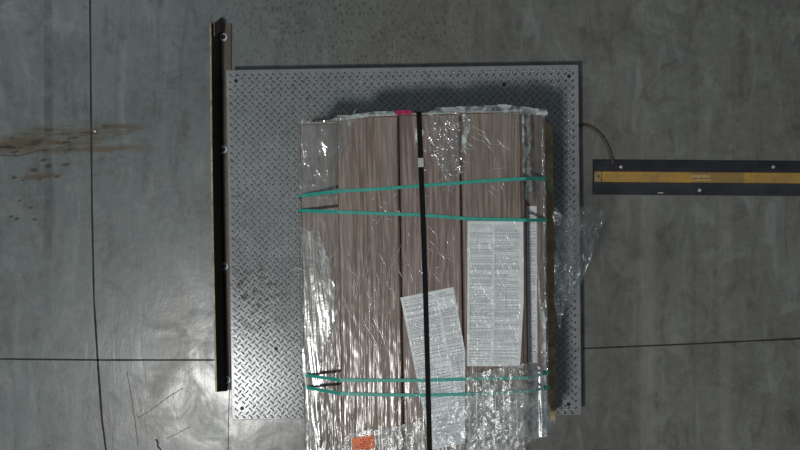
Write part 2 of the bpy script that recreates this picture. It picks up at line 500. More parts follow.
# ================================================================ weighing platform
PZ = 0.080
TL, TR, BR, BL = W(226, 70, PZ), W(578.5, 64.5, PZ), W(581.5, 415, PZ), W(232, 420, PZ)
ctr = (TL + TR + BR + BL) / 4
plat = empty('platform_scale', (ctr.x, ctr.y, 0), 'square galvanised tread plate floor scale under the wrapped pallet load', 'scale')
ex = ((TR - TL) + (BR - BL)).normalized(); ey = Vector((-ex.y, ex.x, 0))
S = ((TR - TL).length + (BR - BL).length) / 4
def pl(u, v, z):                               # platform axes, metres from its centre
    a, b = (u / S + 1) / 2, (v / S + 1) / 2
    p = BL.lerp(BR, a).lerp(TL.lerp(TR, a), b) - ctr
    return Vector((p.x, p.y, z))
m = MB()
r = 0.004
def rsq(s, z, r):
    out = []
    for cx, cy, a0 in ((s - r, s - r, 0), (-s + r, s - r, 90), (-s + r, -s + r, 180), (s - r, -s + r, 270)):
        for k in range(5):
            a = math.radians(a0 + 22.5 * k)
            out.append(pl(cx + r * math.cos(a), cy + r * math.sin(a), z))
    return out
rings = [rsq(S, PZ - 0.010, r), rsq(S, PZ - 0.0015, r), rsq(S - 0.0015, PZ, r)]
vs = [p for q in rings for p in q]; n = 20
fs = [tuple(range(n - 1, -1, -1)), tuple(range(2 * n, 3 * n))]
for a in range(2):
    fs += [(a * n + k, a * n + (k + 1) % n, (a + 1) * n + (k + 1) % n, (a + 1) * n + k) for k in range(n)]
m.add(vs, fs)
# raised lozenges of the tread pattern
PX, PYR = 0.0242, 0.01205
lens = []
for (sc, zz) in ((1.0, -0.0003), (0.80, 0.0009), (0.42, 0.0017)):
    for k in range(8):
        a = 2 * math.pi * k / 8
        lens.append((0.0097 * sc * math.cos(a), 0.0031 * (sc if sc < 1 else 1) * math.copysign(abs(math.sin(a)) ** 1.2, math.sin(a)), zz))
lens.append((0, 0, 0.0020))
lf = []
for rg in range(2):
    lf += [(rg * 8 + k, rg * 8 + (k + 1) % 8, rg * 8 + 8 + (k + 1) % 8, rg * 8 + 8 + k) for k in range(8)]
lf += [(16 + k, 16 + (k + 1) % 8, 24) for k in range(8)]
rows = int(2 * S / PYR) - 1; cols = int(2 * S / PX) - 1
rng = random.Random(5)
screw_px = [(236.3, 80.5), (568, 76), (503.3, 84), (569.5, 404.5), (241.8, 408.8), (276, 349)]
screws = []
for px, py in screw_px:
    p = W(px, py, PZ) - ctr; screws.append((p.dot(ex), p.dot(ey)))
for j in range(rows):
    for i in range(cols):
        u = -S + 0.012 + PX * (i + (0.5 if j % 2 else 0.0)) + 0.004
        v = -S + 0.010 + PYR * j
        if abs(u) > S - 0.008 or abs(v) > S - 0.008:
            continue
        if any((u - a) ** 2 + (v - b) ** 2 < 0.012 ** 2 for a, b in screws):
            continue
        ang = math.radians(45 if j % 2 else -45) + math.atan2(ex.y, ex.x)
        c, s_ = math.cos(ang), math.sin(ang)
        o = pl(u, v, PZ); h = rng.uniform(0.75, 1.1)
        k0 = len(m.v)
        m.v += [(o.x + x * c - y * s_, o.y + x * s_ + y * c, PZ + z * h) for x, y, z in lens]
        m.f += [tuple(q + k0 for q in f) for f in lf]
        m.mi += [1] * len(lf)
tp = m.build('tread_plate', [TREAD, TREAD_TOP], plat)
sm = [len(p.vertices) <= 4 and p.center.z > PZ for p in tp.data.polygons]
tp.data.polygons.foreach_set('use_smooth', sm)
m = MB()
vs = rsq(S - 0.014, 0.0, .01) + rsq(S - 0.014, PZ - 0.010, .01)
m.add(vs, [tuple(range(n - 1, -1, -1)), tuple(range(n, 2 * n))] + [(k, (k + 1) % n, n + (k + 1) % n, n + k) for k in range(n)])
m.build('skirt_frame', DARK_STEEL, plat)
for u, v in screws:
    p = pl(u, v, 0)
    MB().lathe(p.x, p.y, [(0.0066, PZ - .004), (0.0066, PZ + 0.0014), (0.0052, PZ + 0.0022), (0.0030, PZ + 0.0022), (0.0024, PZ + .0006)], 14).build('screw', SCREW_DARK, plat, smooth=False)

# ================================================================ guard rail (steel angle)
HZ = 0.112
b0, b1 = W(221.0, 18.5), W(227.5, 391)          # foot of the upright leg
t0, t1 = W(211.3, 21.5, HZ), W(217.0, 392, HZ)  # its upper edge
rb = (b0 + b1) / 2
rail = empty('guard_rail', (rb.x, rb.y, 0), 'long brown steel angle guard rail bolted to floor along left side of the scale', 'guard rail')
N = 24
m = MB(); vs = []
th = 0.006
for i in range(N + 1):
    f = i / N
    bow = -0.0035 * math.sin(math.pi * f)
    a = b0.lerp(b1, f); b = t0.lerp(t1, f)
    a = Vector((a.x + bow, a.y, 0)); b = Vector((b.x + bow, b.y, HZ))
    mid_ = a.lerp(b, .5) + Vector((0, -.022 if i == 0 else 0, 0))
    tx = Vector((th, 0, 0))
    vs += [a - rb, a - tx - rb, mid_ - tx - rb, b - tx - rb, b - rb, mid_ - rb]
rb2 = Vector((rb.x, rb.y, 0))
vs = [Vector((p.x, p.y, p.z)) for p in vs]
# notch at the far end: pull a point of the upright's end inwards
fs = []
for i in range(N):
    a = 6 * i; b = a + 6
    fs += [(a + k, b + k, b + (k + 1) % 6, a + (k + 1) % 6) for k in (0, 1, 2, 4, 5)]
tops = [(6 * i + 3, 6 * i + 9, 6 * i + 10, 6 * i + 4) for i in range(N)]
e = len(vs)
m.add(vs, fs, 0)
m.f += tops; m.mi += [1] * len(tops)
m.f += [(0, 1, 2, 5), (5, 2, 3, 4), (6 * N + 5, 6 * N + 2, 6 * N + 1, 6 * N), (6 * N + 4, 6 * N + 3, 6 * N + 2, 6 * N + 5)]; m.mi += [0] * 4
up = m.build('upright_leg', [RAIL_IN, RAIL_EDGE], rail)
m = MB()
fl = [W(221.0, 24), W(231.5, 24), W(231.0, 389.5), W(227.0, 389.5)]
fl = [(p.x - rb.x, p.y - rb.y) for p in fl]
m.prism([fl[3], fl[2], fl[1], fl[0]], 0.0, 0.007)
m.build('floor_flange', RAIL, rail)
# bent corner tab at the far end
m = MB()
q = [W(213.5, 23.5, .10) - rb, W(220.5, 17.5, 0.006) - rb, W(221.5, 30, 0.006) - rb, W(213.5, 36, .10) - rb]
m.add([Vector((p.x, p.y, p.z)) for p in q] + [Vector((p.x + .004, p.y, p.z)) for p in q],
      [(0, 1, 2, 3), (7, 6, 5, 4), (0, 4, 5, 1), (1, 5, 6, 2), (2, 6, 7, 3), (3, 7, 4, 0)])
m.build('gusset', RAIL, rail)
for px, py in ((223.2, 37), (223.2, 149.5), (224.2, 266.5), (226.6, 380)):
    p = W(px, py, 0.012) - rb
    bo = MB().lathe(p.x, p.y, [(0.0080, .0068), (0.0084, 0.012), (0.0084, 0.015), (0.0065, 0.0175)], 6).build('bolt', BOLT, rail)
    MB().lathe(p.x, p.y, [(0.0135, .0068), (0.0135, 0.0090), (0.0120, 0.0100)], 20).build('washer', WASHER, bo)

# ================================================================ cable and its ramp
m = MB()
path = [W(574.5, 125.6, .022), W(580, 125, .012), W(586, 125.2, .007), W(593, 128, .006), (W(600, 134, .006)), W(605.5, 141.5, .006), W(609.5, 150, .006), W(612, 158, .006), W(613, 166, .007)]
sm_p = []
for i in range(len(path) - 1):
    p0 = path[max(i - 1, 0)]; p1 = path[i]; p2 = path[i + 1]; p3 = path[min(i + 2, len(path) - 1)]
    for k in range(5):
        t = k / 5
        sm_p.append(0.5 * ((2 * p1) + (p2 - p0) * t + (2 * p0 - 5 * p1 + 4 * p2 - p3) * t * t + (3 * p1 - p0 - 3 * p2 + p3) * t ** 3))
sm_p.append(path[-1])
c0 = W(596, 140)
m.tube(sm_p, 0.0052, 10)
tag(m.build('power_cable', CABLE, origin=(c0.x, c0.y, 0), smooth=True), 'short brown cable curving from the scale edge under the cable ramp', 'cable')

RX0, RX1 = W(592.5, 0).x, 1.72
ca = W(592, 177); cb = W(800, 178.5)
rang = math.atan2(cb.y - ca.y, cb.x - ca.x)
ramp = empty('cable_ramp', (1.15, ca.y + (1.15 - ca.x) * math.tan(rang), 0), 'black rubber cable ramp with worn yellow lid right of the scale', 'cable ramp')
ramp.rotation_euler = (0, 0, rang)
X0, X1 = RX0 - 1.15, RX1 - 1.15
prof = [(-0.0610, 0), (-0.0610, 0.004), (-0.050, 0.0095), (-0.036, 0.0165), (-0.022, 0.0215), (-0.0195, 0.0215), (-0.0195, 0.017),
        (0.0195, 0.017), (0.0195, 0.0215), (0.022, 0.0215), (0.036, 0.0165), (0.050, 0.0095), (0.0610, 0.004), (0.0610, 0)]
m = MB(); k = len(prof)
m.add([(x, y, z) for x in (X0, X1) for y, z in prof], [tuple(range(k)), tuple(range(2 * k - 1, k - 1, -1))] +
      [(a, k + a, k + (a + 1) % k, (a + 1) % k) for a in range(k)])
for sy in (-1, 1):                               # grip ribs
    for yy, zz in ((0.031, 0.0184), (0.041, 0.0142), (0.051, 0.0092)):
        m.box(X0 + .004, X1 - .004, sy * yy - .0013, sy * yy + .0013, zz - .003, zz + .0016)
m.build('rubber_base', RUBBER, ramp)
m = MB(); m.box(X0 + 0.028, X1, -0.0185, 0.0185, 0.0165, 0.0245, 0.002)
m.build('lid_strip', YELLOW, ramp)
m = MB(); m.box(X0 + 0.002, X0 + 0.0265, -0.0185, 0.0185, 0.0165, 0.0240, 0.002)
le = m.build('lid_end', YELLOW_END, ramp)
MB().lathe(X0 + 0.016, 0.002, [(0.0032, .0235), (0.0032, .0247), (0.002, .0247)], 10).build('screw', SCREW_DARK, le)
# worn, unreadable raised lettering on the lid
m = MB(); rng = random.Random(11)
lx0 = W(691, 0, .025).x - 1.15
for row, (yc, hh, cnt, ww) in enumerate(((0.004, 0.0062, 8, 0.0082), (-0.0095, 0.0030, 13, 0.0049))):
    for g in range(cnt):
        gx = lx0 + 0.002 + g * ww * 1.02 + (0 if row == 0 else .003)
        a, b = (gx, gx + ww * .72)
        strokes = [((a, -1), (.5 * (a + b), 1)), ((.5 * (a + b), 1), (b, -1))] if g % 3 == 0 else \
                  [((a, 1), (.5 * (a + b), -1)), ((.5 * (a + b), -1), (b, 1))] if g % 3 == 1 else \
                  [((a, -1), (a, 1)), ((a, 1), (b, -1)), ((b, -1), (b, 1))]
        for (xa, ya), (xb, yb) in strokes:
            pa = Vector((xa, yc + ya * hh)); pb = Vector((xb, yc + yb * hh))
            d = (pb - pa).normalized(); nn = Vector((-d.y, d.x)) * (0.0008 if row == 0 else .0005)
            m.prism([tuple(pa + nn), tuple(pa - nn), tuple(pb - nn), tuple(pb + nn)][::-1], 0.0240, 0.0257)
m.build('raised_lettering', EMBOSS, ramp)
for px, py in ((621, 167), (773.5, 167), (700, 190.2)):
    p = W(px, py, .02); 
    y = p.y - (ramp.location.y + (p.x - 1.15) * math.tan(rang))
    MB().lathe(p.x - 1.15, y, [(0.0062, .011), (0.0062, .0185), (0.005, .0200), (0.002, .0205)], 12).build('screw', ZINC, ramp)
p = W(660.5, 192.6, .01)
m = MB(); m.box(p.x - .009, p.x + .009, p.y - .0022, p.y + .0022, .0078, .0108)
tag(m.build('paper_scrap', flat('dirty_white_paper', (0.7, 0.7, 0.66)), origin=(p.x, p.y, .0078)), 'tiny white paper scrap lying on the lower edge of the cable ramp', 'scrap')

# ================================================================ pallet
YT, YB = 0.330, -0.640
PX0, PX1 = -0.315, 0.500
pal = empty('pallet', ((PX0 + PX1) / 2, (YT + YB) / 2, PZ + .0025), 'pine pallet carrying the wrapped flooring packs, edge board showing at right', 'pallet', yaw=True)
po = Vector(((PX0 + PX1) / 2, (YT + YB) / 2, 0.0825))
def pbox(name, x0, x1, y0, y1, z0, z1, b=.003, mat=PALLET):
    mm = MB(); mm.box(x0, x1, y0, y1, z0, z1, b)
    mm.v = [tuple(Vector(v) - po) for v in mm.v]
    return mm.build(name, mat, pal)
for x in (PX0, (PX0 + PX1) / 2 - .02, PX1 - .055):
    pbox('bottom_board', x, x + .055, YB, YT, .0828, .098)
for y in (YB, (YT + YB) / 2 - .04, YT - .08):
    pbox('stringer', PX0, PX1, y, y + .08, .098, .178)
n_b = 6; w = (PX1 - PX0 - 5 * .022) / n_b
for i in range(n_b):
    x = PX0 + i * (w + .022)
    if i == n_b - 1:
        pbox('deck_board', x, x + w, -0.395, YT - .02, .178, .199)
        pbox('deck_board', x - .002, x + w - .002, YB, -0.400, .178, .197)
    else:
        pbox('deck_board', x, x + w, YB, YT, .178, .199)

# ================================================================ flooring packs
# columns of the lower layers and of the top layer, load axes
LOWX = [(-0.2950, -0.1145), (-0.1110, 0.0690), (0.0725, 0.2515), (0.2555, 0.4350)]
LOWY = [(-0.672, 0.3100), (-0.668, 0.3270), (-0.670, 0.3300), (-0.640, 0.3330)]
TOPX = [(-0.1785, -0.0005), (0.0022, 0.1775), (0.1800, 0.3630)]
TOPY = [(-0.674, 0.3200), (-0.670, 0.3230), (-0.674, 0.3255)]
LAY = [0.1995, 0.2745, 0.3495, 0.4245, 0.4995]

def pack(x0, x1, y0, y1, z0, z1, wood, label, group, edge=0.006, redge=None):
    o = Vector(((x0 + x1) / 2, (y0 + y1) / 2, z0))
    e = empty('flooring_pack', o, label, 'flooring pack', group, yaw=True)
    g = 0.0006
    m = MB(); m.box(x0 - o.x, x1 - o.x, y0 - o.y, y1 - o.y, g, z1 - z0 - 0.0055, 0.002)
    m.build('carton', CARTON, e)
    # pale end flap of the carton folded up over the end of the planks
    m = MB(); m.box(x0 - o.x + .002, x1 - o.x - .002, y1 - o.y - 0.0035, y1 - o.y + 0.0008, 0.01, z1 - z0 - 0.0012, 0.0008)
    m.build('end_flap', CARTON_LIGHT, e)
    re = edge if redge is None else redge
    m = MB(); m.box(x0 - o.x + edge * .5, x1 - o.x - re, y0 - o.y + .003, y1 - o.y - 0.006, z1 - z0 - 0.0055, z1 - z0 - .0005, 0.0012)
    m.build('top_plank', wood, e)
    return e

low_group = 'flooring packs in the lower layers of the pallet load'
for k in range(2):
    for c in range(4):
        x0, x1 = LOWX[c]; y0, y1 = LOWY[c]
        pack(x0 + .002, x1 - .002, y0 + .004, y1 - .004, LAY[k], LAY[k + 1], WOODS[(c + k) % 3],
             'wrapped flooring pack buried in the lower layers of the pallet load', low_group)
low_lab = ['flooring pack one step lower along the left edge of the load, film streaked',
           'flooring pack hidden under the left half of the top layer of packs',
           'flooring pack hidden under the right half of the top layer of packs',
           'flooring pack one step lower along the right edge, narrow printed sheet on it']
lw = [WOODS[3], WOODS[1], WOODS[2], WOODS[1]]
for c in range(4):
    x0, x1 = LOWX[c]; y0, y1 = LOWY[c]
    pack(x0, x1, y0, y1, LAY[2], LAY[3], lw[c], low_lab[c], 'flooring packs in the third layer of the load')
top_lab = ['top flooring pack at left of the three, orange label near its lower end',
           'middle top flooring pack crossed lengthwise by the black strap',
           'top flooring pack at right with the straight white sheet on it']
for c in range(3):
    x0, x1 = TOPX[c]; y0, y1 = TOPY[c]
    pack(x0, x1, y0, y1, LAY[3], LAY[4], WOODS[c], top_lab[c], 'flooring packs in the top layer of the load', redge=(0.004, 0.003, 0.012)[c])
ZT = LAY[4]; ZL = LAY[3]

# ================================================================ printed sheets
def sheet(poly, z, frame, label, seed, cols_, header=True, cut=None):
    """poly: outline in load axes; frame: (origin top-left, u to the right, v down, width, height)"""
    o0, u, v, wd, ht = frame
    cx = sum(p[0] for p in poly) / len(poly); cy = sum(p[1] for p in poly) / len(poly)
    o = Vector((cx, cy, z))
    m = MB(); m.prism(poly[::-1] if area(poly) < 0 else poly, z, z + .0006)
    s = tag(m.build('printed_sheet', PAPER, origin=o, yaw=True), label, 'sheet of paper', 'printed sheets on the load')
    m = MB(); rng = random.Random(seed)
    y = 0.010
    def bar(xa, xb, ya, h):
        pts = [o0 + u * xa + v * ya, o0 + u * xb + v * ya, o0 + u * xb + v * (ya + h), o0 + u * xa + v * (ya + h)]
        if not all(inside(p, poly) for p in pts):
            return
        m.add([(p.x - o.x, p.y - o.y, .00085) for p in pts], [(3, 2, 1, 0)])
    while y < ht - 0.010:
        kind = rng.random()
        if kind < 0.10:
            bar(0.008, wd - 0.008, y, 0.0010); y += 0.0045; continue
        if kind < 0.20:
            y += 0.004; continue
        lh = rng.choice((0.0013, 0.0016, 0.0022))
        for (ca_, cb_) in cols_:
            if rng.random() < 0.12:
                continue
            x = ca_
            end = cb_ if rng.random() < .7 else ca_ + (cb_ - ca_) * rng.uniform(.3, .9)
            while x < end - .003:
                wl = rng.uniform(.003, .013)
                bar(x, min(x + wl, end), y, lh)
                x += wl + rng.uniform(.001, .0022)
        y += rng.choice((0.0042, 0.0042, 0.0050))
    for xx, ya, yb in ((wd * .5, ht * .22, ht * .37), (wd * .34, ht * .52, ht * .66), (wd * .70, ht * .45, ht * .60), (wd * .06, ht * .58, ht * .74)):
        k = ya
        while k < yb:
            bar(xx, xx + .0011, k, .005); k += .005
    pr = m.build('print', INK, s)
    return s
def area(p):
    return sum(p[i][0] * p[(i + 1) % len(p)][1] - p[(i + 1) % len(p)][0] * p[i][1] for i in range(len(p)))
def inside(p, poly):
    c = False; n = len(poly)
    for i in range(n):
        x1, y1 = poly[i]; x2, y2 = poly[(i + 1) % n]
        if (y1 > p.y) != (y2 > p.y) and p.x < (x2 - x1) * (p.y - y1) / (y2 - y1) + x1:
            c = not c
    return c
def lp2(px, py, z):
    p = L(px, py, z); return Vector((p.x, p.y))
zs = ZT + .0004
q = [lp2(467.5, 221, zs), lp2(523.3, 221.5, zs), lp2(523.8, 300, zs), lp2(520, 366.5, zs), lp2(467.0, 366, zs)]
u = (q[1] - q[0]).normalized(); v = Vector((u.y, -u.x))
sheet([tuple(p) for p in q], zs, (q[0], u, v, (q[1] - q[0]).length, .42),
      'white printed sheet lying straight on the right top flooring pack', 4, [(.008, .072), (.080, .150)])
q = [lp2(400.3, 297.5, zs), lp2(453.5, 287, zs), lp2(462, 334, zs), lp2(465.3, 352, zs), lp2(465.0, 443.5, zs), lp2(431, 449.8, zs)]
u = (q[1] - q[0]).normalized(); v = Vector((u.y, -u.x))
sheet([tuple(p) for p in q], zs, (q[0], u, v, (q[1] - q[0]).length * 1.15, .44),
      'white printed sheet lying askew under the black strap, long tapering left edge', 9, [(.008, .100), (.108, .170)])
zs2 = ZL + .0004
q = [lp2(526.5, 206, zs2), lp2(536.5, 206, zs2), lp2(537.5, 363, zs2), lp2(528, 363, zs2)]
u = (q[1] - q[0]).normalized(); v = Vector((u.y, -u.x))
sheet([tuple(p) for p in q], zs2, (q[0], u, v, (q[1] - q[0]).length, .46),
      'narrow strip of printed white sheet on the lower pack at the right edge', 15, [(.003, .028)])

# ================================================================ straps
def ribbon(name, pts, width, mat, label, cat, group=None, th=0.0009, side=Vector((0, 1, 0))):
    """flat band along pts (load axes) with real thickness; side: across direction"""
    pts = [Vector(p) for p in pts]
    fine = []
    for a, b in zip(pts[:-1], pts[1:]):
        k = max(1, int((b - a).length / 0.03))
        fine += [a.lerp(b, i / k) for i in range(k)]
    fine.append(pts[-1])
    m = MB(); vs = []
    for i, p in enumerate(fine):
        d = (fine[min(i + 1, len(fine) - 1)] - fine[max(i - 1, 0)]).normalized()
        a = (side - d * side.dot(d)).normalized()
        nn = a.cross(d)
        if nn.z < -0.01:
            nn = -nn
        if abs(nn.z) <= 0.01 and nn.dot(Vector((p.x - .07, p.y + .17, 0))) < 0:
            nn = -nn
        h = a * width / 2
        vs += [p - h, p + h, p + h + nn * th, p - h + nn * th]
    fs = [(0, 1, 2, 3), tuple(4 * (len(fine) - 1) + k for k in (3, 2, 1, 0))]
    for i in range(len(fine) - 1):
        a = 4 * i; b = a + 4
        for k in range(4):
            fs.append((a + k, a + (k + 1) % 4, b + (k + 1) % 4, b + k))
    m.add(vs, fs)
    o = fine[len(fine) // 2]
    return tag(m.build(name, mat, origin=o, yaw=True), label, cat, group)

zt = ZT + .0014; zl = ZL + .002
gp = 'teal straps across the load'
def green(left, mid, right, label, down_r):
    pts = []
    a = L(*left, zl)
    pts.append((a.x - .009, a.y - 0.006, .225)); pts.append((a.x - .008, a.y - .001, ZL - .03))
    pts.append((a.x - .002, a.y, zl))
    for k_, (px, py) in enumerate(mid):
        p = L(px, py, zt)
        if k_ == 0: p.x = -.1797
        if k_ == len(mid) - 1: p.x = .3645
        pts.append(tuple(p))
    for px, py, z in right:
        pts.append(tuple(L(px, py, z)))
    b = (.4372, pts[-1][1], zl)
    pts[-1] = b
    pts.append((b[0] + .005, b[1] - down_r * .25, ZL - .03))
    pts.append((b[0] + (.062 if down_r else .010), b[1] - down_r, .215))
    return ribbon('plastic_strap', pts, 0.0096, GREEN, label, 'strap', gp)
green((300, 196), [(338, 191.3), (380, 189), (424, 185.6), (480, 181.2), (524.5, 178.6)], [(545.5, 178.6, zl)],
      'uppermost teal strap, rising slightly to the right across the load', .055)
green((300, 210.5), [(338, 212), (380, 213.5), (424, 215.2), (467, 218.6), (524.5, 220.2)], [(545.5, 220, zl)],
      'second teal strap from the top, passing just above the straight sheet', 0)
green((304.5, 375), [(341, 380), (380, 380.4), (424, 380.3), (490, 378.5), (524, 378)], [(547, 372, zl)],
      'third teal strap from the top, crossing the askew printed sheet', 0)
green((304.5, 387), [(341, 393.6), (380, 394.8), (424, 395.2), (490, 393.5), (524, 391.5)], [(547, 387, zl)],
      'lowest teal strap across the load, just below its twin', 0)

zb = ZT + .0034
bp = [L(418.7, 112.6, zb), L(420.2, 150, zb), L(422.9, 220, zb), L(425.6, 300, zb), L(428, 390, zb), L(429.5, 449, zb), L(429.9, 458.5, zb)]
pts = [(bp[0].x, bp[0].y + .012, .225), (bp[0].x, bp[0].y + .009, ZL - .01), (bp[0].x, bp[0].y + .003, ZT - .004)] + [tuple(p) for p in bp]
e = pts[-1]
pts += [(e[0], e[1] - .003, ZT - .004), (e[0] + .002, e[1] - .006, ZL + .02), (e[0] + .002, e[1] - .008, .225)]
bs = ribbon('black_strap', pts, 0.0142, BLACKS, 'black strap running lengthwise over the middle of the load', 'strap', side=Vector((1, 0, 0)))
c = L(420.9, 162.5, zb)
inv = bs.matrix_basis
o_b = Vector(pts[0])
m = MB()
# metal seal crimped round the strap
hw, hl = .0084, .0135
m.box(-hw, hw, -hl, hl, -.0006, .0022, .0012)
for yy in (-.006, 0.001, .007):
    m.box(-hw * .9, hw * .9, yy - .0012, yy + .0012, .0020, .0030)
sw = Vector((c.x * CY - c.y * SY, c.x * SY + c.y * CY, zb + .0005))
Mi = (Matrix.Translation(bs.location) @ bs.rotation_euler.to_matrix().to_4x4()).inverted()
m.v = [tuple(Mi @ (Matrix.Translation(sw) @ Matrix.Rotation(math.radians(2), 4, 'Z') @ Vector(p))) for p in m.v]
tag(m.build('strap_seal', SEAL, bs), 'crimped silver seal')

# ================================================================ labels and tape
q = [L(351.5, 438, zt), L(373.5, 435, zt), L(375, 447.5, zt), L(370, 449.3, zt), L(353.5, 449.5, zt)]
o = sum(q, Vector()) / len(q)
m = MB(); m.prism([(p.x, p.y) for p in q][::-1], ZT + .0006, ZT + .0016)
st = tag(m.build('orange_label', ORANGE, origin=Vector((o.x, o.y, ZT + .0006)), yaw=True), 'small fluorescent orange label near the lower end of the load', 'label')
m = MB(); rng = random.Random(2)
for rw in range(5):
    x = -.027
    while x < .026:
        l = rng.uniform(.002, .007)
        if rng.random() < .62 and not (x < -.016 and rw < 3):
            yy = .013 - rw * .0065 + x * .12
            hh = rng.uniform(.0012, .0034)
            m.box(x, min(x + l, .028), yy - hh / 2, yy + hh / 2, .0008, .0014)
        x += l + rng.uniform(.001, .003)
m.build('print', ORANGE_INK, st)

a, b = L(396.5, 113, ZL + .02), L(411, 115.2, ZL + .02)
m = MB()
n_ = 8; vs = []
for i in range(n_ + 1):
    x = a.x + (b.x - a.x) * i / n_; w_ = .0035 * math.sin(3 * i / n_)
    zz = ZT + .003 + .001 * math.sin(i * 1.7)
    vs += [(x, .3185 + w_ * .3, zz), (x, .3310 + w_ * .3, zz - .001), (x, .3312 + w_ * .3, zz), (x, .3185 + w_ * .3, zz + .001)]
fs = [(0, 1, 2, 3), (4 * n_ + 3, 4 * n_ + 2, 4 * n_ + 1, 4 * n_)]
for i in range(n_):
    for k in range(4):
        fs.append((4 * i + k, 4 * i + 4 + k, 4 * i + 4 + (k + 1) % 4, 4 * i + (k + 1) % 4))
m.add(vs, fs)
tag(m.build('tape_strip', PINK, origin=Vector(((a.x + b.x) / 2, .325, ZT + .002)), yaw=True), 'short magenta tape strip at the top end of the load beside the black strap', 'tape')

# ================================================================ stretch film
def vnoise(x, y, seed):
    r = np.random.RandomState(seed).rand(256, 256)
    xi = np.floor(x).astype(int); yi = np.floor(y).astype(int)
    fx = x - xi; fy = y - yi
    fx = fx * fx * (3 - 2 * fx); fy = fy * fy * (3 - 2 * fy)
    g = lambda i, j: r[i % 256, j % 256]
    return (g(xi, yi) * (1 - fx) + g(xi + 1, yi) * fx) * (1 - fy) + (g(xi, yi + 1) * (1 - fx) + g(xi + 1, yi + 1) * fx) * fy
def crumple(x, y, sx, sy, seed, octs=3):
    h = 0; a = 1.0; t = 0
    for k in range(octs):
        wx = vnoise(x * sx * .5 + 9, y * sy * .5, seed + 50 + k) * 1.5
        n_ = vnoise(x * sx + wx, y * sy + wx * 1.3, seed + k)
        h = h + a * (1 - np.abs(2 * n_ - 1)); t += a
        sx *= 2.1; sy *= 2.1; a *= 0.45
    return h / t

stretch = empty('stretch_wrap', (0.07, -0.17, 0.0835), 'loose clear stretch wrap around the pallet load, flap spilling over its right side', 'stretch wrap', yaw=True)
so = Vector((0.07, -0.17, 0.0835))

def film(name, poly, zfun, amp, sx, sy, mat, seed, res=0.004, label=None, twist=0.0, rag=.012):
    xs = [p[0] for p in poly]; ys = [p[1] for p in poly]
    x0, x1, y0, y1 = min(xs), max(xs), min(ys), max(ys)
    nx = max(2, int((x1 - x0) / res)); ny = max(2, int((y1 - y0) / res))
    gx, gy = np.meshgrid(np.linspace(x0, x1, nx + 1), np.linspace(y0, y1, ny + 1))
    c, s_ = math.cos(twist), math.sin(twist)
    h = crumple(gx * c + gy * s_, -gx * s_ + gy * c, sx, sy, seed)
    # ragged outline
    jx = gx + (vnoise(gx * 40, gy * 40, seed + 7) - .5) * rag; jy = gy + (vnoise(gx * 40, gy * 40, seed + 8) - .5) * rag
    ins = np.zeros(gx.shape, bool); n = len(poly)
    for i in range(n):
        ax, ay = poly[i]; bx, by = poly[(i + 1) % n]
        if ay == by: continue
        ins ^= ((ay > jy) != (by > jy)) & (jx < (bx - ax) * (jy - ay) / (by - ay) + ax)
    z = zfun(gx, gy) + amp * h
    idx = -np.ones(gx.shape, int)
    keep = np.zeros(gx.shape, bool)
    cell = ins[:-1, :-1] & ins[1:, :-1] & ins[:-1, 1:] & ins[1:, 1:]
    keep[:-1, :-1] |= cell; keep[1:, :-1] |= cell; keep[:-1, 1:] |= cell; keep[1:, 1:] |= cell
    idx[keep] = np.arange(keep.sum())
    V = np.stack([gx[keep] - so.x, gy[keep] - so.y, z[keep] - so.z], 1)
    jj, ii = np.nonzero(cell)
    F = np.stack([idx[jj, ii], idx[jj, ii + 1], idx[jj + 1, ii + 1], idx[jj + 1, ii]], 1)
    me = bpy.data.meshes.new(name)
    me.from_pydata(V.tolist(), [], F.tolist())
    me.materials.append(mat)
    me.polygons.foreach_set('use_smooth', [True] * len(me.polygons))
    ob = bpy.data.objects.new(name, me); col.objects.link(ob); ob.parent = stretch
    if label: ob['label'] = label
    return ob
def LPX(pts, z):
    return [tuple(lp2(a, b, z)) for a, b in pts]
def top_z(x, y, drop=.10):
    """height of whatever lies under the film, bridged at the steps"""
    zt_ = ZT + .0030; zl_ = ZL + .0035
    left = zl_ + (zt_ - zl_) * np.clip((x + .262) / .085, 0, 1)
    zz = np.where(x < -.1785, left, zt_)
    zz = np.where(x > .363, zt_ + (zl_ - zt_) * np.clip((x - .363) / .060, 0, 1) ** .8, zz)
    zz = np.where(y > .324, zz - np.clip((y - .324) / .02, 0, 1) ** 1.5 * .035, zz)
    over = np.clip((x - .434) / .02, 0, 1)
    zz = zz - over ** 1.3 * drop
    return zz

# glossy corner left of the torn edge
film('film_sheet', LPX([(299, 119), (337, 118), (361, 117), (356, 128), (346, 146), (340, 164), (337, 164), (337, 200), (299, 196)], ZT - .03),
     lambda x, y: np.where(x < -.1785, ZL + .004 + .06 * np.clip((x + .21) / .03, 0, 1), ZT + .003), .011, 30, 8, m_film('taut_film', 0.08, 0.2, 0.12, bump=0.6, scale=60), 3, .003, twist=.12)
# long tight wrinkles down the left column and along the lower right edge
STREAKY = m_film('tight_stretch_film', 0.13, 0.13, 0.22, bump=0.25, scale=60)
film('film_sheet', LPX([(301, 232), (318, 226), (330, 262), (336, 300), (334, 330), (326, 345), (318, 400), (322, 455), (304.5, 455), (303, 330)], ZL),
     lambda x, y: ZL + .004 + 0 * x, .0065, 36, 3.0, STREAKY, 5, .0028, twist=.05)
film('film_sheet', LPX([(529, 366), (546, 366), (547.5, 436), (531, 438)], ZL),
     lambda x, y: ZL + .0075 + 0 * x, .006, 50, 4, STREAKY, 6, .0028, rag=.004)
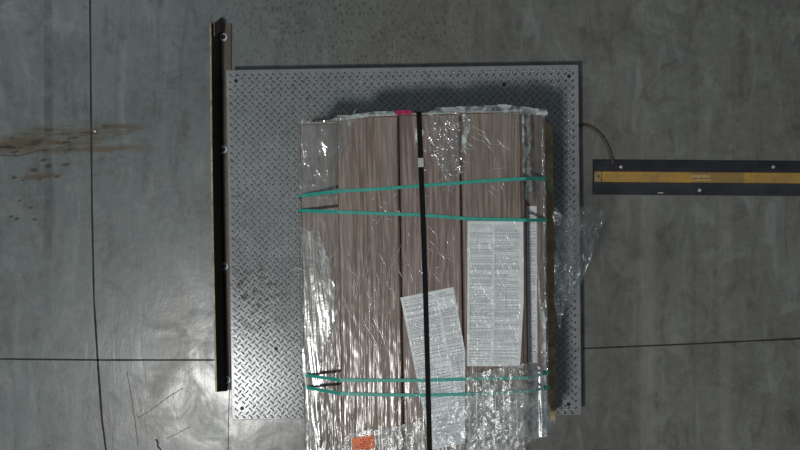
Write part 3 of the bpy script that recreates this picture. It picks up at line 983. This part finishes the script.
# crinkled patch right of the black strap
film('film_sheet', LPX([(424, 118), (445, 114), (461, 113), (463, 150), (461, 176), (450, 184), (438, 172), (428, 150)], ZT),
     lambda x, y: top_z(x, y) + 0 * x, .004, 30, 24, FILM, 11, .003)
film('film_shred', LPX([(461.5, 113), (466, 113), (470, 127), (466, 140), (464.5, 156), (463, 150)], ZT),
     lambda x, y: top_z(x, y) + .001, .003, 25, 20, FILM_WHITE, 13, .002)
film('film_shred', LPX([(416, 130), (421, 128.5), (425, 131), (422, 136), (420, 145), (415, 139)], ZT),
     lambda x, y: ZT + .001 + 0 * x, .002, 25, 20, FILM_WHITE, 14, .002)
# folded band bulging past the top end
film('folded_edge', LPX([(421, 117), (432, 110), (436, 107.5), (460, 107), (480, 105.5), (505, 104.5), (525, 107), (545, 109.5), (547, 113), (546, 117), (524, 115), (480, 114), (440, 114.5)], ZT - .015),
     lambda x, y: ZT + .002 - np.clip((y - .318) / .03, 0, 1) * .020, .006, 9, 40, FILM_THICK, 21, .002, rag=.004)
film('folded_edge', LPX([(321, 119.5), (337, 117.5), (360, 113.5), (372, 111.5), (394, 110.5), (397, 115.5), (372, 117), (360, 118.5), (338, 121.5)], ZT),
     lambda x, y: ZT + .003 - np.clip((y - .318) / .03, 0, 1) * .012 - np.clip((-.178 - x) / .05, 0, 1) * .05, .005, 9, 40, FILM_THICK, 22, .002, rag=.002)
# right edge: bridging film and the wall of film down the side
film('film_sheet', LPX([(526, 113), (546, 112), (549, 180), (549, 262), (551, 330), (551, 436), (540, 436), (539, 330), (538, 262), (536, 205), (526, 204)], ZL),
     top_z, .0050, 40, 9, FILM_SPARK, 31, .003)
film('folded_edge', LPX([(520.5, 114), (530.5, 114), (531, 160), (533, 200), (530, 206), (524, 200), (521, 150)], ZT - .02),
     lambda x, y: top_z(x, y) + .002, .006, 45, 3, FILM_THICK, 33, .0028)
film('film_sheet', LPX([(543.8, 112), (548.5, 113), (550.5, 262), (545.8, 262)], ZL),
     lambda x, y: ZL + .002 - np.clip((x - .432) / .018, 0, 1) ** 1.5 * .09, .0035, 60, 4, FILM_THICK, 35, .0025, rag=.003)
film('film_shred', LPX([(536, 262), (537.5, 262), (541, 300), (545.5, 318), (546.5, 436), (541, 437), (541, 330), (538, 300)], ZL),
     lambda x, y: ZL + .009 + 0 * x, .002, 50, 3, FILM_WHITE, 37, .0018, rag=.002)
# crumpled cloud over the lower right corner
film('film_sheet', LPX([(466, 378), (472, 371), (500, 367), (524, 362), (532, 363), (543, 368), (545, 392), (553, 410), (557.5, 420), (553, 430), (549.5, 437), (530, 440), (525, 449), (505, 452), (466, 452)], ZT),
     lambda x, y: ZT + .007 - np.clip((x - .35) / .12, 0, 1.3) * .05 + 0 * y, .009, 20, 20, FILM_MILK, 41, .003, twist=.5)
film('film_sheet', LPX([(433, 420), (450, 402), (467, 394), (480, 392), (500, 380), (520, 386), (534, 400), (546, 416), (549, 437), (520, 445), (505, 452), (434, 452)], ZT),
     lambda x, y: ZT + .013 - np.clip((x - .35) / .12, 0, 1.3) * .05 + 0 * y, .008, 26, 22, FILM_MILK, 47, .003, twist=-.6)
film('film_sheet', LPX([(342, 436), (352, 432), (366, 429), (395, 425), (418, 420), (426, 425), (426, 453), (376, 453), (376, 434), (350, 436.5), (350, 453), (341, 453)], ZT),
     lambda x, y: top_z(x, y) + .001, .006, 30, 18, FILM_MILK, 49, .003)
# pinched ridges of gathered film, their glint painted in as whitish colour
def creases(name, boxes, mat):
    m = MB(); rg = random.Random(23)
    for (x0, y0, x1, y1, cnt, a0, spread, lmin, lmax, bend) in boxes:
        for _ in range(cnt):
            px, py = rg.uniform(x0, x1), rg.uniform(y0, y1)
            ang = math.radians(rg.gauss(a0, spread)); ln = rg.uniform(lmin, lmax); k = max(4, int(ln / .006))
            cur = rg.gauss(0, bend); p = lp2(px, py, ZT); x, y = p.x, p.y
            hw = rg.uniform(.0004, .0010); hh = hw * rg.uniform(.5, 1.0); vs = []
            for i in range(k + 1):
                f = 1 - abs(2 * i / k - 1) ** 3
                if x < -.181:
                    zb_ = ZL + .0006 + max(0, min(1, (x + .21) / .03)) * .0
                elif x < .362:
                    zb_ = ZT + .0018
                else:
                    zb_ = ZL + .010
                dx, dy = math.cos(ang), math.sin(ang)
                vs += [(x - dy * hw * f - so.x, y + dx * hw * f - so.y, zb_ - so.z), (x - so.x, y - so.y, zb_ + hh * f - so.z),
                       (x + dy * hw * f - so.x, y - dx * hw * f - so.y, zb_ - so.z)]
                x += dx * ln / k; y += dy * ln / k
                if (x > .36) != (p.x > .36) or (x < -.18) != (p.x < -.18):
                    break
                ang += cur * ln / k + rg.gauss(0, .16)
            n_ = len(vs) // 3 - 1
            m.add(vs, [f for i in range(n_) for f in ((3 * i, 3 * i + 3, 3 * i + 4, 3 * i + 1), (3 * i + 1, 3 * i + 4, 3 * i + 5, 3 * i + 2))])
    ob = m.build(name, mat, stretch, smooth=True)
    ob['kind'] = 'stuff'
CREASE = m_film('glint_pale_film_ridge', 0.42, 0.30, 0.20, tint=(0.80, 0.84, 0.84), bump=.3)
creases('film_creases', [
    (303, 125, 333, 195, 14, 80, 25, .02, .08, 4), (303, 205, 334, 300, 26, 95, 12, .03, .12, 2),
    (306, 300, 336, 445, 34, 92, 10, .03, .14, 2), (340, 118, 362, 160, 8, 60, 30, .01, .05, 8),
    (345, 230, 396, 445, 60, 91, 8, .03, .13, 1.5), (372, 190, 398, 225, 22, 80, 60, .006, .03, 20),
    (402, 215, 458, 290, 34, 100, 40, .008, .05, 12), (424, 116, 460, 200, 60, 120, 50, .008, .04, 18),
    (426, 116, 460, 130, 8, 20, 20, .03, .07, 6), (470, 120, 520, 175, 12, 170, 18, .02, .09, 5),
    (485, 140, 512, 215, 12, 100, 25, .015, .06, 8), (468, 230, 518, 360, 22, 92, 18, .02, .10, 2),
    (405, 300, 458, 395, 20, 80, 30, .02, .09, 5), (400, 395, 460, 448, 50, 50, 25, .015, .06, 8),
    (468, 372, 526, 445, 110, 45, 60, .008, .05, 18), (528, 120, 543, 200, 30, 90, 40, .006, .03, 15),
    (530, 370, 546, 434, 22, 90, 20, .01, .06, 6), (345, 430, 398, 448, 24, 30, 60, .008, .03, 20)], CREASE)
# loose flap that has slid off the right side onto the plate and floor
fz = lambda x, y: 0.37 - (x - .462) * .42 + 0.0 * y
def LF(pts):
    out = []
    for a, b in pts:
        z = 0.37 - (a - 553) / 52 * .075
        out.append(tuple(lp2(a, b, z)))
    return out
film('loose_flap', LF([(553, 205), (562, 214), (574, 213), (581, 206), (590, 205.5), (601, 205.5), (604.5, 212), (603.5, 224), (598, 240), (593, 255), (587, 269), (581, 284), (574, 294), (567, 304), (560, 326), (556, 330), (553, 300)]),
     fz, .020, 13, 11, FILM_SPARK, 61, .0035, label='loose flap of clear film', twist=.5)
film('loose_flap', LF([(553, 240), (558, 262), (574, 262), (590, 240), (594, 222), (601, 222), (596, 243), (586, 270), (572, 294), (563, 300), (557, 296), (554, 280)]),
     lambda x, y: fz(x, y) + .006, .016, 26, 22, FILM_SPARK, 67, .003, twist=-.3)
# film wall round the pallet and lower layers (sides of the load)
def skirt(p0, p1, z0, z1, nrm, seed):
    k = max(4, int((Vector(p1) - Vector(p0)).length / .008)); h = 26
    us = np.linspace(0, 1, k + 1); zs_ = np.linspace(z0, z1, h + 1)
    gu, gz = np.meshgrid(us, zs_)
    ln = (Vector(p1) - Vector(p0)).length
    d = crumple(gu * ln, gz, 18, 10, seed) * .006
    X = p0[0] + (p1[0] - p0[0]) * gu + nrm[0] * d - so.x
    Y = p0[1] + (p1[1] - p0[1]) * gu + nrm[1] * d - so.y
    V = np.stack([X.ravel(), Y.ravel(), gz.ravel() - so.z], 1)
    F = [(j * (k + 1) + i, j * (k + 1) + i + 1, (j + 1) * (k + 1) + i + 1, (j + 1) * (k + 1) + i) for j in range(h) for i in range(k)]
    me = bpy.data.meshes.new('side_film'); me.from_pydata(V.tolist(), [], F)
    me.materials.append(FILM)
    me.polygons.foreach_set('use_smooth', [True] * len(me.polygons))
    ob = bpy.data.objects.new('side_film', me); col.objects.link(ob); ob.parent = stretch
skirt((-.2995, -.674), (-.2995, .312), .11, ZL - .01, (-1, 0), 71)
skirt((.440, .336), (.440, -.645), .205, ZL - .02, (1, 0), 72)
skirt((-.297, .3425), (.436, .3425), .11, ZL - .01, (0, 1), 73)
skirt((.436, -.676), (-.297, -.676), .11, ZL - .01, (0, -1), 74)

# ================================================================ small litter
p = W(95, 131.5, 0)
m = MB(); m.prism([(-.004, -.003), (.003, -.004), (.005, .002), (-.001, .004), (-.004, .002)], 0, .002)
m.v = [(a + p.x, b + p.y, c) for a, b, c in m.v]
tag(m.build('paper_scrap', flat('white_litter', (0.8, 0.82, 0.84)), origin=p), 'tiny white scrap on the floor beside the long joint, left of the rail', 'scrap')
